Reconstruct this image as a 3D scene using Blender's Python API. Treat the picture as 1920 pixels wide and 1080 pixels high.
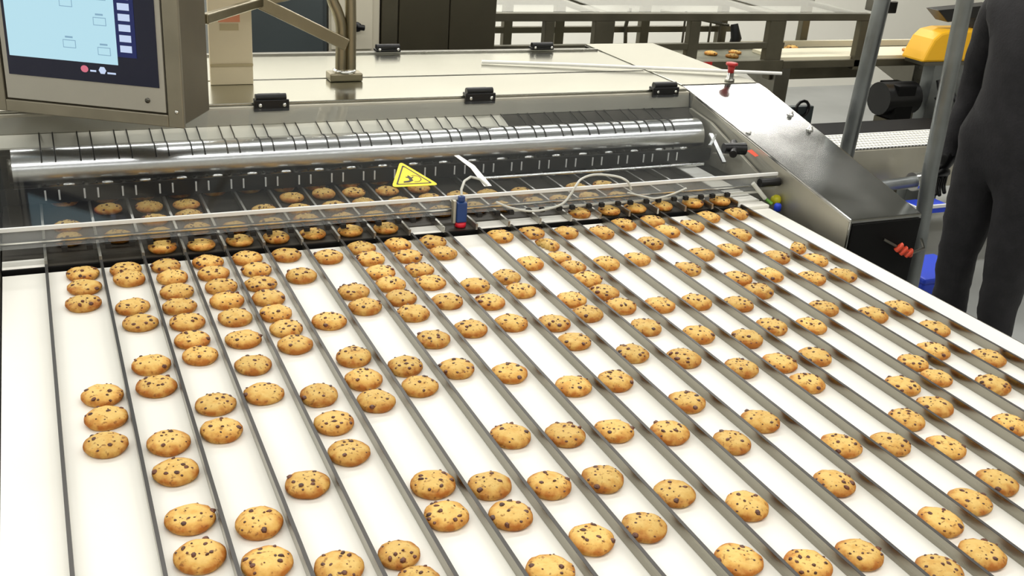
import bpy, bmesh, math, random
from mathutils import Vector, Matrix, noise

# ------------------------------------------------------------------ camera, world, lights, exposure
scene = bpy.context.scene
COL = scene.collection
for ob in list(bpy.data.objects):
    bpy.data.objects.remove(ob)

cam_data = bpy.data.cameras.new('camera')
cam_data.sensor_width = 36.0
cam_data.sensor_fit = 'HORIZONTAL'
cam_data.lens = 1952.48 / 1920.0 * 36.0
cam_data.clip_start = 0.02
cam = bpy.data.objects.new('camera', cam_data)
COL.objects.link(cam)
_r = Vector((0.91309314, -0.40205335, 0.06792654))
_u = Vector((0.10302572, 0.38866877, 0.91559942))
_f = Vector((0.39452074, 0.82902937, -0.39631262))
cam.matrix_world = Matrix(((_r.x, _u.x, -_f.x, 0.00755), (_r.y, _u.y, -_f.y, 0.0),
                           (_r.z, _u.z, -_f.z, 0.88286), (0, 0, 0, 1)))
scene.camera = cam

world = bpy.data.worlds.new('world')
scene.world = world
world.use_nodes = True
world.node_tree.nodes['Background'].inputs[0].default_value = (0.9, 0.95, 1.0, 1)
world.node_tree.nodes['Background'].inputs[1].default_value = 0.05

scene.view_settings.view_transform = 'Standard'
scene.view_settings.look = 'None'
scene.view_settings.gamma = 1.0
scene.view_settings.use_curve_mapping = False
scene.view_settings.exposure = -0.08


def tube_light(x, y, w=2.1, d=0.22, power=30.0, z=2.45):
    l = bpy.data.lights.new('fluorescent_light', 'AREA')
    l.shape = 'RECTANGLE'
    l.size = w
    l.size_y = d
    l.energy = power
    l.color = (1.0, 0.975, 0.93)
    o = bpy.data.objects.new('fluorescent_light', l)
    o.location = (x, y, z)
    COL.objects.link(o)
    return o


for lx in (-2.2, 0.2, 2.6, 5.0):
    tube_light(lx, 0.4)
    tube_light(lx, 3.1)
    tube_light(lx, 6.08, d=0.42, power=72.0)
    tube_light(lx, -2.0, power=20.0)

random.seed(7)


# ------------------------------------------------------------------ helpers
def lin(c):
    return tuple((v / 12.92 if v <= 0.04045 else ((v + 0.055) / 1.055) ** 2.4) for v in [k / 255.0 for k in c])


def mat(name, rgb, rough=0.5, metal=0.0, vary=0.0, scale=8.0, bump=0.0, bscale=60.0, stretch=None,
        emit=None, estr=1.0, rvary=0.0, spec=0.5, rgb2=None):
    m = bpy.data.materials.new(name)
    m.use_nodes = True
    nt = m.node_tree
    p = nt.nodes['Principled BSDF']
    c = lin(rgb)
    p.inputs['Base Color'].default_value = (*c, 1)
    p.inputs['Roughness'].default_value = rough
    p.inputs['Metallic'].default_value = metal
    p.inputs['Specular IOR Level'].default_value = spec
    if emit:
        p.inputs['Emission Color'].default_value = (*lin(emit), 1)
        p.inputs['Emission Strength'].default_value = estr
    if vary or bump or rvary or rgb2:
        tc = nt.nodes.new('ShaderNodeTexCoord')
        mp = nt.nodes.new('ShaderNodeMapping')
        if stretch:
            mp.inputs['Scale'].default_value = stretch
        nt.links.new(tc.outputs['Object'], mp.inputs['Vector'])
    if vary or rvary or rgb2:
        n = nt.nodes.new('ShaderNodeTexNoise')
        n.inputs['Scale'].default_value = scale
        n.inputs['Detail'].default_value = 5
        nt.links.new(mp.outputs[0], n.inputs['Vector'])
    if vary or rgb2:
        r = nt.nodes.new('ShaderNodeValToRGB')
        r.color_ramp.elements[0].position = 0.32
        r.color_ramp.elements[1].position = 0.68
        if rgb2:
            lo, hi = lin(rgb2), c
        else:
            lo = tuple(max(0, v * (1 - vary)) for v in c)
            hi = tuple(min(1, v * (1 + vary)) for v in c)
        r.color_ramp.elements[0].color = (*lo, 1)
        r.color_ramp.elements[1].color = (*hi, 1)
        nt.links.new(n.outputs['Fac'], r.inputs[0])
        nt.links.new(r.outputs[0], p.inputs['Base Color'])
    if rvary:
        mr = nt.nodes.new('ShaderNodeMapRange')
        mr.inputs['From Min'].default_value = 0.3
        mr.inputs['From Max'].default_value = 0.7
        mr.inputs['To Min'].default_value = max(0.02, rough - rvary)
        mr.inputs['To Max'].default_value = min(1, rough + rvary)
        nt.links.new(n.outputs['Fac'], mr.inputs['Value'])
        nt.links.new(mr.outputs[0], p.inputs['Roughness'])
    if bump:
        n2 = nt.nodes.new('ShaderNodeTexNoise')
        n2.inputs['Scale'].default_value = bscale
        n2.inputs['Detail'].default_value = 4
        nt.links.new(mp.outputs[0], n2.inputs['Vector'])
        b = nt.nodes.new('ShaderNodeBump')
        b.inputs['Strength'].default_value = bump
        b.inputs['Distance'].default_value = 0.002
        nt.links.new(n2.outputs['Fac'], b.inputs['Height'])
        nt.links.new(b.outputs[0], p.inputs['Normal'])
    return m


def clear_mat(name, tint, haze, gloss_rough=0.03):
    """clear plastic: see-through with a fresnel sheen and a little milky haze"""
    m = bpy.data.materials.new(name)
    m.use_nodes = True
    nt = m.node_tree
    nt.nodes.remove(nt.nodes['Principled BSDF'])
    out = nt.nodes['Material Output']
    tr = nt.nodes.new('ShaderNodeBsdfTransparent')
    tr.inputs[0].default_value = (*tint, 1)
    df = nt.nodes.new('ShaderNodeBsdfDiffuse')
    df.inputs[0].default_value = (0.75, 0.78, 0.8, 1)
    gl = nt.nodes.new('ShaderNodeBsdfGlossy')
    gl.inputs['Roughness'].default_value = gloss_rough
    gl.inputs[0].default_value = (1, 1, 1, 1)
    lw = nt.nodes.new('ShaderNodeLayerWeight')
    pw = nt.nodes.new('ShaderNodeMath')
    pw.operation = 'POWER'
    pw.inputs[1].default_value = 5.0
    nt.links.new(lw.outputs['Facing'], pw.inputs[0])
    fr = nt.nodes.new('ShaderNodeMath')
    fr.operation = 'MULTIPLY_ADD'
    fr.inputs[1].default_value = 0.8
    fr.inputs[2].default_value = 0.022
    nt.links.new(pw.outputs[0], fr.inputs[0])
    m1 = nt.nodes.new('ShaderNodeMixShader')
    m1.inputs[0].default_value = haze
    m2 = nt.nodes.new('ShaderNodeMixShader')
    nt.links.new(tr.outputs[0], m1.inputs[1])
    nt.links.new(df.outputs[0], m1.inputs[2])
    nt.links.new(fr.outputs[0], m2.inputs[0])
    nt.links.new(m1.outputs[0], m2.inputs[1])
    nt.links.new(gl.outputs[0], m2.inputs[2])
    nt.links.new(m2.outputs[0], out.inputs[0])
    return m


class MB:
    """collects shapes with material slots; build() links them as one mesh object"""

    def __init__(self):
        self.v, self.f, self.mi, self.sm = [], [], [], []

    def add(self, vs, fs, mi=0, smooth=False):
        o = len(self.v)
        self.v += [tuple(x) for x in vs]
        for f in fs:
            self.f.append([i + o for i in f])
            self.mi.append(mi)
            self.sm.append(smooth)
        return self

    def box(self, x0, x1, y0, y1, z0, z1, mi=0):
        vs = [(x, y, z) for x in (x0, x1) for y in (y0, y1) for z in (z0, z1)]
        fs = [(0, 1, 3, 2), (4, 6, 7, 5), (0, 4, 5, 1), (2, 3, 7, 6), (0, 2, 6, 4), (1, 5, 7, 3)]
        return self.add(vs, fs, mi)

    def bar(self, a, b, w, h, mi=0, up=(0, 0, 1)):
        a, b = Vector(a), Vector(b)
        d = (b - a).normalized()
        s = d.cross(Vector(up))
        if s.length < 1e-4:
            s = d.cross(Vector((0, 1, 0)))
        s.normalize()
        t = s.cross(d).normalized()
        vs = [p + s * (i * w / 2) + t * (j * h / 2) for p in (a, b) for i in (-1, 1) for j in (-1, 1)]
        fs = [(0, 1, 3, 2), (4, 6, 7, 5), (0, 4, 5, 1), (2, 3, 7, 6), (0, 2, 6, 4), (1, 5, 7, 3)]
        return self.add(vs, fs, mi)

    def extrude_x(self, poly, x0, x1, mi=0):
        """poly: (y, z) points going round; extruded along x"""
        n = len(poly)
        vs = [(x0, y, z) for y, z in poly] + [(x1, y, z) for y, z in poly]
        fs = [tuple(range(n)), tuple(range(2 * n - 1, n - 1, -1))]
        fs += [((i + 1) % n, i, i + n, (i + 1) % n + n) for i in range(n)]
        return self.add(vs, fs, mi)

    def prism(self, pts, off, mi=0):
        """planar polygon pts extruded by vector off"""
        n = len(pts)
        off = Vector(off)
        vs = [Vector(p) for p in pts] + [Vector(p) + off for p in pts]
        fs = [tuple(range(n - 1, -1, -1)), tuple(range(n, 2 * n))]
        fs += [(i, (i + 1) % n, (i + 1) % n + n, i + n) for i in range(n)]
        return self.add(vs, fs, mi)

    def tube(self, path, r, seg=10, mi=0, smooth=True, caps=True):
        path = [Vector(p) for p in path]
        rs = r if isinstance(r, (list, tuple)) else [r] * len(path)
        vs, fs = [], []
        ref = None
        for i, p in enumerate(path):
            d = (path[min(i + 1, len(path) - 1)] - path[max(i - 1, 0)]).normalized()
            if ref is None:
                ref = Vector((0, 0, 1)) if abs(d.z) < 0.9 else Vector((1, 0, 0))
            s = d.cross(ref).normalized()
            t = s.cross(d).normalized()
            ref = t
            for k in range(seg):
                a = 2 * math.pi * k / seg
                vs.append(p + (s * math.cos(a) + t * math.sin(a)) * rs[i])
        for i in range(len(path) - 1):
            for k in range(seg):
                k2 = (k + 1) % seg
                fs.append((i * seg + k, i * seg + k2, (i + 1) * seg + k2, (i + 1) * seg + k))
        self.add(vs, fs, mi, smooth)
        if caps:
            e = (len(path) - 1) * seg
            self.add([vs[k] for k in range(seg)], [tuple(range(seg - 1, -1, -1))], mi)
            self.add([vs[e + k] for k in range(seg)], [tuple(range(seg))], mi)
        return self

    def lathe(self, prof, base, axis=(0, 0, 1), seg=20, mi=0, smooth=True):
        """prof: (r, h) along axis from base"""
        a = Vector(axis).normalized()
        s = a.orthogonal().normalized()
        t = a.cross(s)
        base = Vector(base)
        vs, fs = [], []
        for r, h in prof:
            for k in range(seg):
                an = 2 * math.pi * k / seg
                vs.append(base + a * h + (s * math.cos(an) + t * math.sin(an)) * max(r, 1e-5))
        for i in range(len(prof) - 1):
            for k in range(seg):
                k2 = (k + 1) % seg
                fs.append((i * seg + k, i * seg + k2, (i + 1) * seg + k2, (i + 1) * seg + k))
        fs.append(tuple(range(seg - 1, -1, -1)))
        fs.append(tuple((len(prof) - 1) * seg + k for k in range(seg)))
        return self.add(vs, fs, mi, smooth)

    def mesh(self, name, mats):
        me = bpy.data.meshes.new(name)
        me.from_pydata(self.v, [], self.f)
        for m in (mats if isinstance(mats, (list, tuple)) else [mats]):
            me.materials.append(m)
        for p, mi, sm in zip(me.polygons, self.mi, self.sm):
            p.material_index = mi
            p.use_smooth = sm
        me.update()
        return me

    def build(self, name, mats, parent=None, bevel=0.0, fixn=True):
        me = self.mesh(name, mats)
        if fixn:
            bm = bmesh.new()
            bm.from_mesh(me)
            bmesh.ops.recalc_face_normals(bm, faces=bm.faces)
            bm.to_mesh(me)
            bm.free()
        o = bpy.data.objects.new(name, me)
        COL.objects.link(o)
        if parent:
            o.parent = parent
        if bevel:
            b = o.modifiers.new('bevel', 'BEVEL')
            b.width = bevel
            b.segments = 2
            b.limit_method = 'ANGLE'
        return o


def tag(o, label=None, cat=None, group=None, kind=None):
    if label:
        o['label'] = label
    if cat:
        o['category'] = cat
    if group:
        o['group'] = group
    if kind:
        o['kind'] = kind
    return o


def thing(name, label, cat, loc=(0, 0, 0), group=None, rotz=0.0):
    o = bpy.data.objects.new(name, None)
    o.location = loc
    o.rotation_euler = (0, 0, rotz)
    o.empty_display_size = 0.05
    COL.objects.link(o)
    return tag(o, label, cat, group)


def rel(parent, o):
    """world-built mesh parented to an empty that is not at the origin"""
    if o.parent.type == 'EMPTY':
        o.matrix_parent_inverse = Matrix.LocRotScale(parent.location, parent.rotation_euler, None).inverted()
    return o


WORDS = ['first', 'second', 'third', 'fourth', 'fifth', 'sixth', 'seventh', 'eighth', 'ninth', 'tenth', 'eleventh',
         'twelfth', 'thirteenth', 'fourteenth', 'fifteenth', 'sixteenth', 'seventeenth', 'eighteenth', 'nineteenth',
         'twentieth', 'twenty-first']

# ------------------------------------------------------------------ materials
M = {}
M['belt'] = mat('white_belt', (240, 238, 229), 0.42, 0, vary=0.03, scale=3)
M['rail'] = mat('divider_steel', (152, 149, 138), 0.26, 1.0, rvary=0.08, scale=14, stretch=(1, 0.15, 4))
M['rail_dark'] = mat('divider_top', (84, 82, 80), 0.45, 0.9)
M['rail_top'] = mat('divider_edge', (200, 198, 190), 0.35, 1.0)
M['steel'] = mat('brushed_steel', (176, 175, 168), 0.3, 1.0, vary=0.1, rvary=0.08, scale=5, stretch=(0.3, 3, 3))
M['steel_dark'] = mat('dark_brushed_steel', (110, 108, 100), 0.35, 1.0, vary=0.15, rvary=0.1, scale=6)
M['housing'] = mat('housing_steel', (165, 165, 162), 0.17, 1.0, vary=0.1, rvary=0.05, scale=5, bump=0.03, bscale=24)
M['side_steel'] = mat('matte_steel', (190, 186, 172), 0.5, 0.9, vary=0.08, scale=5)
M['lid'] = mat('polished_lid', (188, 187, 175), 0.2, 1.0, vary=0.06, rvary=0.05, scale=3, bump=0.04, bscale=6)
M['chrome'] = mat('polished_roller', (240, 240, 238), 0.24, 1.0, vary=0.04, rvary=0.015, scale=9, stretch=(0.6, 3, 3))
M['wire'] = mat('dark_wire', (52, 50, 46), 0.35, 0.8)
M['pin'] = mat('bright_pin', (225, 225, 222), 0.2, 1.0)
M['black'] = mat('black_plastic', (16, 16, 17), 0.35, 0, spec=0.4)
M['black_matte'] = mat('black_panel', (9, 9, 9), 0.6, 0, spec=0.15)
M['rubber'] = mat('black_rubber', (26, 24, 22), 0.7, 0)
M['chute_shade'] = mat('dark_chute_shade', (64, 60, 52), 0.5, 0.6, vary=0.2, scale=12)  # dark steel deck; also the shade colour on the infeed slats
M['cream'] = mat('pale_reflection', (226, 222, 204), 0.5, 0)
M['yellow'] = mat('yellow_sticker', (250, 222, 20), 0.45, 0)
M['ink'] = mat('black_ink', (34, 28, 12), 0.5, 0)
M['white_tape'] = mat('white_tape', (236, 236, 232), 0.5, 0)
M['white_rod'] = mat('white_rod', (244, 243, 238), 0.4, 0)
M['red'] = mat('red_plastic', (176, 28, 26), 0.35, 0)
M['red_led'] = mat('red_lens', (220, 30, 50), 0.3, 0)
M['orange_red'] = mat('orange_red_tie', (222, 78, 48), 0.45, 0)
M['blue'] = mat('blue_plastic', (30, 62, 120), 0.4, 0)
M['blue_bright'] = mat('bright_blue_plastic', (30, 66, 205), 0.45, 0)
M['green'] = mat('green_wire', (110, 170, 60), 0.45, 0)
M['lime'] = mat('yellow_green_plastic', (196, 190, 30), 0.4, 0)
M['cable'] = mat('pale_cable', (205, 205, 196), 0.4, 0)
M['guard'] = clear_mat('clear_guard', (0.92, 0.93, 0.94), 0.008, 0.05)
M['lip'] = clear_mat('clear_lip', (0.82, 0.82, 0.8), 0.16, 0.08)
M['glass'] = clear_mat('pane_glass', (0.95, 0.96, 0.95), 0.02)
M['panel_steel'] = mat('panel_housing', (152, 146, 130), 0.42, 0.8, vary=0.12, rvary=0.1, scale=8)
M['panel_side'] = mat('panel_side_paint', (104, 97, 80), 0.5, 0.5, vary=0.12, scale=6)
M['bezel'] = mat('grey_bezel', (178, 175, 164), 0.4, 0.3, vary=0.04, scale=5)
M['screen'] = mat('black_screen', (12, 14, 24), 0.15, 0, emit=(10, 14, 40), estr=0.6)
M['ui_light'] = mat('screen_light_area', (10, 10, 10), 0.2, 0, emit=(190, 232, 246), estr=0.95)
M['ui_blue'] = mat('screen_blue_area', (10, 10, 10), 0.2, 0, emit=(20, 34, 96), estr=0.8)
M['ui_button'] = mat('screen_button', (10, 10, 10), 0.2, 0, emit=(206, 222, 250), estr=0.95)
M['ui_grey'] = mat('screen_outline', (10, 10, 10), 0.2, 0, emit=(140, 180, 205), estr=0.9)
M['ui_red'] = mat('screen_red_icon', (10, 10, 10), 0.2, 0, emit=(226, 120, 140), estr=0.9)
M['beige'] = mat('beige_sheet', (216, 203, 172), 0.6, 0, vary=0.06, scale=4)
M['label_orange'] = mat('faded_orange_print', (214, 140, 104), 0.6, 0)
M['label_tan'] = mat('faded_tan_print', (178, 164, 128), 0.6, 0)
M['arm'] = mat('arm_tube', (150, 142, 120), 0.3, 1.0, vary=0.1, scale=10)
M['wall'] = mat('painted_wall', (236, 234, 224), 0.7, 0, vary=0.03, scale=1.5)
M['floor'] = mat('grey_floor', (150, 152, 150), 0.35, 0, vary=0.12, scale=2)
M['ceiling'] = mat('grey_ceiling', (150, 152, 150), 0.8, 0, vary=0.1, scale=1)
M['slate'] = mat('slate_paint', (68, 76, 78), 0.45, 0, vary=0.08, scale=3)
M['cream_paint'] = mat('cream_cabinet_paint', (214, 208, 188), 0.45, 0, vary=0.05, scale=3)
M['dark_cab'] = mat('dark_cabinet', (62, 58, 44), 0.45, 0.3, vary=0.12, scale=4)
M['frame_steel'] = mat('frame_steel', (92, 88, 74), 0.42, 0.7, vary=0.15, scale=6)
M['far_belt'] = mat('far_belt', (224, 216, 190), 0.5, 0)
M['far_deck'] = mat('far_deck', (120, 118, 100), 0.5, 0.3, vary=0.12, scale=4)
M['mesh_white'] = mat('white_mesh_belt', (236, 236, 230), 0.5, 0)
M['pipe'] = mat('galvanised_pipe', (128, 132, 132), 0.4, 0.8, vary=0.15, rvary=0.1, scale=10)
M['yellow_guard'] = mat('yellow_guard', (236, 178, 22), 0.45, 0)
M['cloth'] = mat('dark_cloth', (30, 29, 32), 0.85, 0, vary=0.25, scale=22, bump=0.5, bscale=120)
M['skin'] = mat('skin', (205, 160, 130), 0.5, 0, vary=0.05, scale=12)
M['hair'] = mat('hair', (40, 30, 24), 0.6, 0, bump=0.6, bscale=150)

# ------------------------------------------------------------------ the room
FL = -0.9


def struct(name, x0, x1, y0, y1, z0, z1, m):
    return tag(MB().box(x0, x1, y0, y1, z0, z1).build(name, m), kind='structure')


struct('floor', -4, 9, -4, 7.05, FL - 0.1, FL, M['floor'])
struct('ceiling', -4, 9, -4, 7.05, 2.6, 2.7, M['ceiling'])
struct('wall_back', -4, 9, 7.05, 7.2, FL, 2.6, M['wall'])
struct('wall_left', -4.15, -4, -4, 7.05, FL, 2.6, M['wall'])
struct('wall_right', 9, 9.15, -4, 7.05, FL, 2.6, M['wall'])
struct('wall_front', -4, 9, -4.15, -4, FL, 2.6, M['wall'])

# ------------------------------------------------------------------ belt conveyor with lane dividers
S = 0.085
XL, XR = -0.1, 1.80
Y0, Y1 = 0.42, 2.166
conv = thing('belt_conveyor', 'wide white belt conveyor divided into twenty lanes by thin steel rails', 'conveyor',
             (0.85, 1.3, FL))
b = MB()
prof = [(Y1, 0.0), (Y1, -0.05)]
for k in range(9):
    a = math.pi * (1.5 - k / 8)
    prof.append((Y0 + 0.03 + 0.025 * math.cos(a), -0.025 + 0.025 * math.sin(a)))
b.extrude_x(prof[::-1], XL, XR)
rel(conv, b.build('belt', M['belt'], conv))
rail_me = MB().box(0, 0.0055, 0.44, Y1, 0.0003, 0.0183, 0).box(0, 0.0055, 0.44, Y1, 0.0183, 0.019, 1)
rail_me = rail_me.mesh('lane_divider', [M['rail'], M['rail_dark']])
RX = [-0.02] + [i * S for i in range(1, 21)]
for x in RX:
    o = bpy.data.objects.new('lane_divider', rail_me)
    COL.objects.link(o)
    o.parent = conv
    rel(conv, o)
    o.location = (x, 0, 0)
for x0, x1 in ((XL - 0.03, XL - 0.004), (XR + 0.004, XR + 0.03)):
    rel(conv, MB().box(x0, x1, Y0 + 0.02, 2.6, -0.15, -0.012).build('side_frame', M['steel_dark'], conv, 0.003))
rel(conv, MB().box(XL, XR, Y0 + 0.06, 2.6, -0.12, -0.055).build('slider_bed', M['steel_dark'], conv))
for x in (XL - 0.02, XR - 0.02):
    for y in (0.6, 1.75):
        rel(conv, MB().box(x, x + 0.05, y, y + 0.05, FL, -0.12).build('leg', M['steel_dark'], conv, 0.003))

# ------------------------------------------------------------------ chocolate chip cookies
CR = 0.0343


def cookie_mat():
    m = bpy.data.materials.new('cookie_crust')
    m.use_nodes = True
    nt = m.node_tree
    p = nt.nodes['Principled BSDF']
    p.inputs['Roughness'].default_value = 0.62
    p.inputs['Specular IOR Level'].default_value = 0.3
    tc = nt.nodes.new('ShaderNodeTexCoord')
    oi = nt.nodes.new('ShaderNodeObjectInfo')
    off = nt.nodes.new('ShaderNodeVectorMath')
    off.operation = 'MULTIPLY_ADD'
    comb = nt.nodes.new('ShaderNodeCombineXYZ')
    for k in range(3):
        nt.links.new(oi.outputs['Random'], comb.inputs[k])
    off.inputs[1].default_value = (7, 5, 3)
    nt.links.new(comb.outputs[0], off.inputs[0])
    nt.links.new(tc.outputs['Object'], off.inputs[2])
    n = nt.nodes.new('ShaderNodeTexNoise')
    n.inputs['Scale'].default_value = 60
    n.inputs['Detail'].default_value = 6
    nt.links.new(off.outputs[0], n.inputs['Vector'])
    # baked rim: browner towards the edge of the disc, broken up by noise
    sep = nt.nodes.new('ShaderNodeSeparateXYZ')
    nt.links.new(tc.outputs['Object'], sep.inputs[0])
    c2 = nt.nodes.new('ShaderNodeCombineXYZ')
    nt.links.new(sep.outputs[0], c2.inputs[0])
    nt.links.new(sep.outputs[1], c2.inputs[1])
    ln = nt.nodes.new('ShaderNodeVectorMath')
    ln.operation = 'LENGTH'
    nt.links.new(c2.outputs[0], ln.inputs[0])
    mr = nt.nodes.new('ShaderNodeMapRange')
    mr.inputs['From Min'].default_value = CR * 0.55
    mr.inputs['From Max'].default_value = CR * 1.05
    nt.links.new(ln.outputs['Value'], mr.inputs['Value'])
    ad = nt.nodes.new('ShaderNodeMath')
    ad.operation = 'MULTIPLY_ADD'
    ad.inputs[1].default_value = 1.9
    ad.inputs[2].default_value = -0.9
    nt.links.new(n.outputs['Fac'], ad.inputs[0])
    a2 = nt.nodes.new('ShaderNodeMath')
    a2.operation = 'ADD'
    a2.use_clamp = True
    nt.links.new(ad.outputs[0], a2.inputs[0])
    nt.links.new(mr.outputs[0], a2.inputs[1])
    r = nt.nodes.new('ShaderNodeValToRGB')
    e = r.color_ramp.elements
    e[0].position = 0.0
    e[0].color = (*lin((238, 200, 118)), 1)
    e[1].position = 1.0
    e[1].color = (*lin((186, 112, 38)), 1)
    k = r.color_ramp.elements.new(0.45)
    k.color = (*lin((226, 176, 90)), 1)
    nt.links.new(a2.outputs[0], r.inputs[0])
    # toffee-brown blotches where chips have melted into the crust
    nb = nt.nodes.new('ShaderNodeTexNoise')
    nb.inputs['Scale'].default_value = 150
    nb.inputs['Detail'].default_value = 2
    nt.links.new(off.outputs[0], nb.inputs['Vector'])
    rb = nt.nodes.new('ShaderNodeValToRGB')
    rb.color_ramp.elements[0].position = 0.60
    rb.color_ramp.elements[0].color = (0, 0, 0, 1)
    rb.color_ramp.elements[1].position = 0.70
    rb.color_ramp.elements[1].color = (0.75, 0.75, 0.75, 1)
    nt.links.new(nb.outputs['Fac'], rb.inputs[0])
    mx = nt.nodes.new('ShaderNodeMix')
    mx.data_type = 'RGBA'
    mx.inputs[7].default_value = (*lin((140, 84, 34)), 1)
    nt.links.new(rb.outputs[0], mx.inputs[0])
    nt.links.new(r.outputs[0], mx.inputs[6])
    # each cookie a touch paler or darker
    hs = nt.nodes.new('ShaderNodeHueSaturation')
    m3 = nt.nodes.new('ShaderNodeMapRange')
    m3.inputs['To Min'].default_value = 0.78
    m3.inputs['To Max'].default_value = 0.98
    nt.links.new(oi.outputs['Random'], m3.inputs['Value'])
    nt.links.new(m3.outputs[0], hs.inputs['Value'])
    nt.links.new(mx.outputs[2], hs.inputs['Color'])
    nt.links.new(hs.outputs[0], p.inputs['Base Color'])
    bp = nt.nodes.new('ShaderNodeBump')
    bp.inputs['Strength'].default_value = 0.8
    bp.inputs['Distance'].default_value = 0.0016
    n3 = nt.nodes.new('ShaderNodeTexNoise')
    n3.inputs['Scale'].default_value = 140
    n3.inputs['Detail'].default_value = 5
    nt.links.new(off.outputs[0], n3.inputs['Vector'])
    nt.links.new(n3.outputs['Fac'], bp.inputs['Height'])
    nt.links.new(bp.outputs[0], p.inputs['Normal'])
    return m


M['cookie'] = cookie_mat()
M['chip'] = mat('chocolate', (112, 58, 26), 0.45, 0, rgb2=(52, 24, 10), scale=90)


def cookie_variant(seed, broken=False):
    rnd = random.Random(seed)
    seg, H = 36, 0.0188
    sx = Vector((rnd.uniform(-50, 50), rnd.uniform(-50, 50), rnd.uniform(-50, 50)))
    ell = rnd.uniform(0.94, 1.0)
    cut = rnd.uniform(0.05, 0.25) * CR if broken else None

    def outline(a):
        d = Vector((math.cos(a), math.sin(a), 0))
        r = CR * (0.965 + 0.05 * noise.noise(d * 1.3 + sx))
        x, y = d.x * r, d.y * r * ell
        if cut is not None and y > cut + 0.12 * CR * math.sin(x * 420 + seed):
            y = cut + 0.12 * CR * math.sin(x * 420 + seed)
        return x, y

    def top(x, y, q):
        z = H * (0.52 + 0.48 * (1 - q ** 3.2))
        z += 0.0019 * noise.noise(Vector((x, y, 0)) * 75 + sx)
        z += 0.0009 * noise.noise(Vector((x, y, 3)) * 170 + sx)
        cr = abs(noise.noise(Vector((x * 38, y * 38, 9)) + sx))
        if cr < 0.06:
            z -= (0.06 - cr) / 0.06 * 0.0016 * (1 - q)
        return z

    rings = [0.0, 0.2, 0.4, 0.58, 0.74, 0.87, 0.95, 1.0]
    vs, fs = [], []
    oc = (0, -0.25 * CR if broken else 0)
    vs.append((oc[0], oc[1], top(oc[0], oc[1], 0)))
    for q in rings[1:]:
        for k in range(seg):
            x, y = outline(2 * math.pi * k / seg)
            x, y = oc[0] + (x - oc[0]) * q, oc[1] + (y - oc[1]) * q
            vs.append((x, y, top(x, y, q)))
    for q, z in ((1.015, H * 0.3), (0.90, 0.0)):
        for k in range(seg):
            x, y = outline(2 * math.pi * k / seg)
            vs.append((oc[0] + (x - oc[0]) * q, oc[1] + (y - oc[1]) * q, z))
    nr = len(rings) - 1 + 2
    for k in range(seg):
        fs.append((0, 1 + k, 1 + (k + 1) % seg))
    for i in range(nr - 1):
        for k in range(seg):
            a, c = 1 + i * seg + k, 1 + i * seg + (k + 1) % seg
            fs.append((a, a + seg, c + seg, c))
    fs.append(tuple(1 + (nr - 1) * seg + k for k in range(seg - 1, -1, -1)))
    body = MB().add(vs, fs, 0, True).mesh('cookie', M['cookie'])
    # chips: small lumps half sunk in the crust
    cb = MB()
    n = rnd.randint(9, 14)
    spots = []
    tries = 0
    while len(spots) < n and tries < 400:
        tries += 1
        a, q = rnd.uniform(0, 6.283), math.sqrt(rnd.random()) * 0.93
        x, y = outline(a)
        x, y = oc[0] + (x - oc[0]) * q, oc[1] + (y - oc[1]) * q
        if all((x - u) ** 2 + (y - w) ** 2 > 0.0066 ** 2 for u, w in spots):
            spots.append((x, y))
            z = top(x, y, q)
            rr = rnd.choice((0.0017, 0.0024, 0.0032, 0.0045)) * (1.15 if q > 0.75 else 1)
            hh = rr * rnd.uniform(0.35, 0.55)
            el = rnd.uniform(0.6, 1.0)
            th = rnd.uniform(0, 3.14)
            pv = []
            for lev, rad in ((-0.9, 1.0), (0.15, 1.0), (0.75, 0.6)):
                for k in range(7):
                    an = 6.283 * k / 7
                    jx, jy = math.cos(an) * rr * rad * rnd.uniform(0.65, 1.25), math.sin(an) * rr * rad * el
                    pv.append((x + jx * math.cos(th) - jy * math.sin(th), y + jx * math.sin(th) + jy * math.cos(th),
                               z + hh * lev))
            pf = []
            for i in range(2):
                for k in range(7):
                    pf.append((i * 7 + k, i * 7 + (k + 1) % 7, (i + 1) * 7 + (k + 1) % 7, (i + 1) * 7 + k))
            pf.append(tuple(range(14, 21)))
            pf.append(tuple(range(6, -1, -1)))
            cb.add(pv, pf, 0, False)
    return body, cb.mesh('chocolate_chips', M['chip'])


VAR = [cookie_variant(100 + k) for k in range(14)]
BROKEN = [cookie_variant(300 + k, True) for k in range(2)]


def cookie(x, y, z, label, group, var=None, scale=1.0, tilt=(0, 0), rz=None):
    me, ch = var or random.choice(VAR)
    o = bpy.data.objects.new('cookie', me)
    COL.objects.link(o)
    o.location = (x, y, z)
    o.rotation_euler = (tilt[0], tilt[1], random.uniform(0, 6.283) if rz is None else rz)
    o.scale = (scale, scale, scale * random.uniform(0.92, 1.1))
    tag(o, label, 'cookie', group)
    c = bpy.data.objects.new('chocolate_chips', ch)
    COL.objects.link(c)
    c.parent = o
    c['kind'] = 'stuff'
    return o


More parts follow.
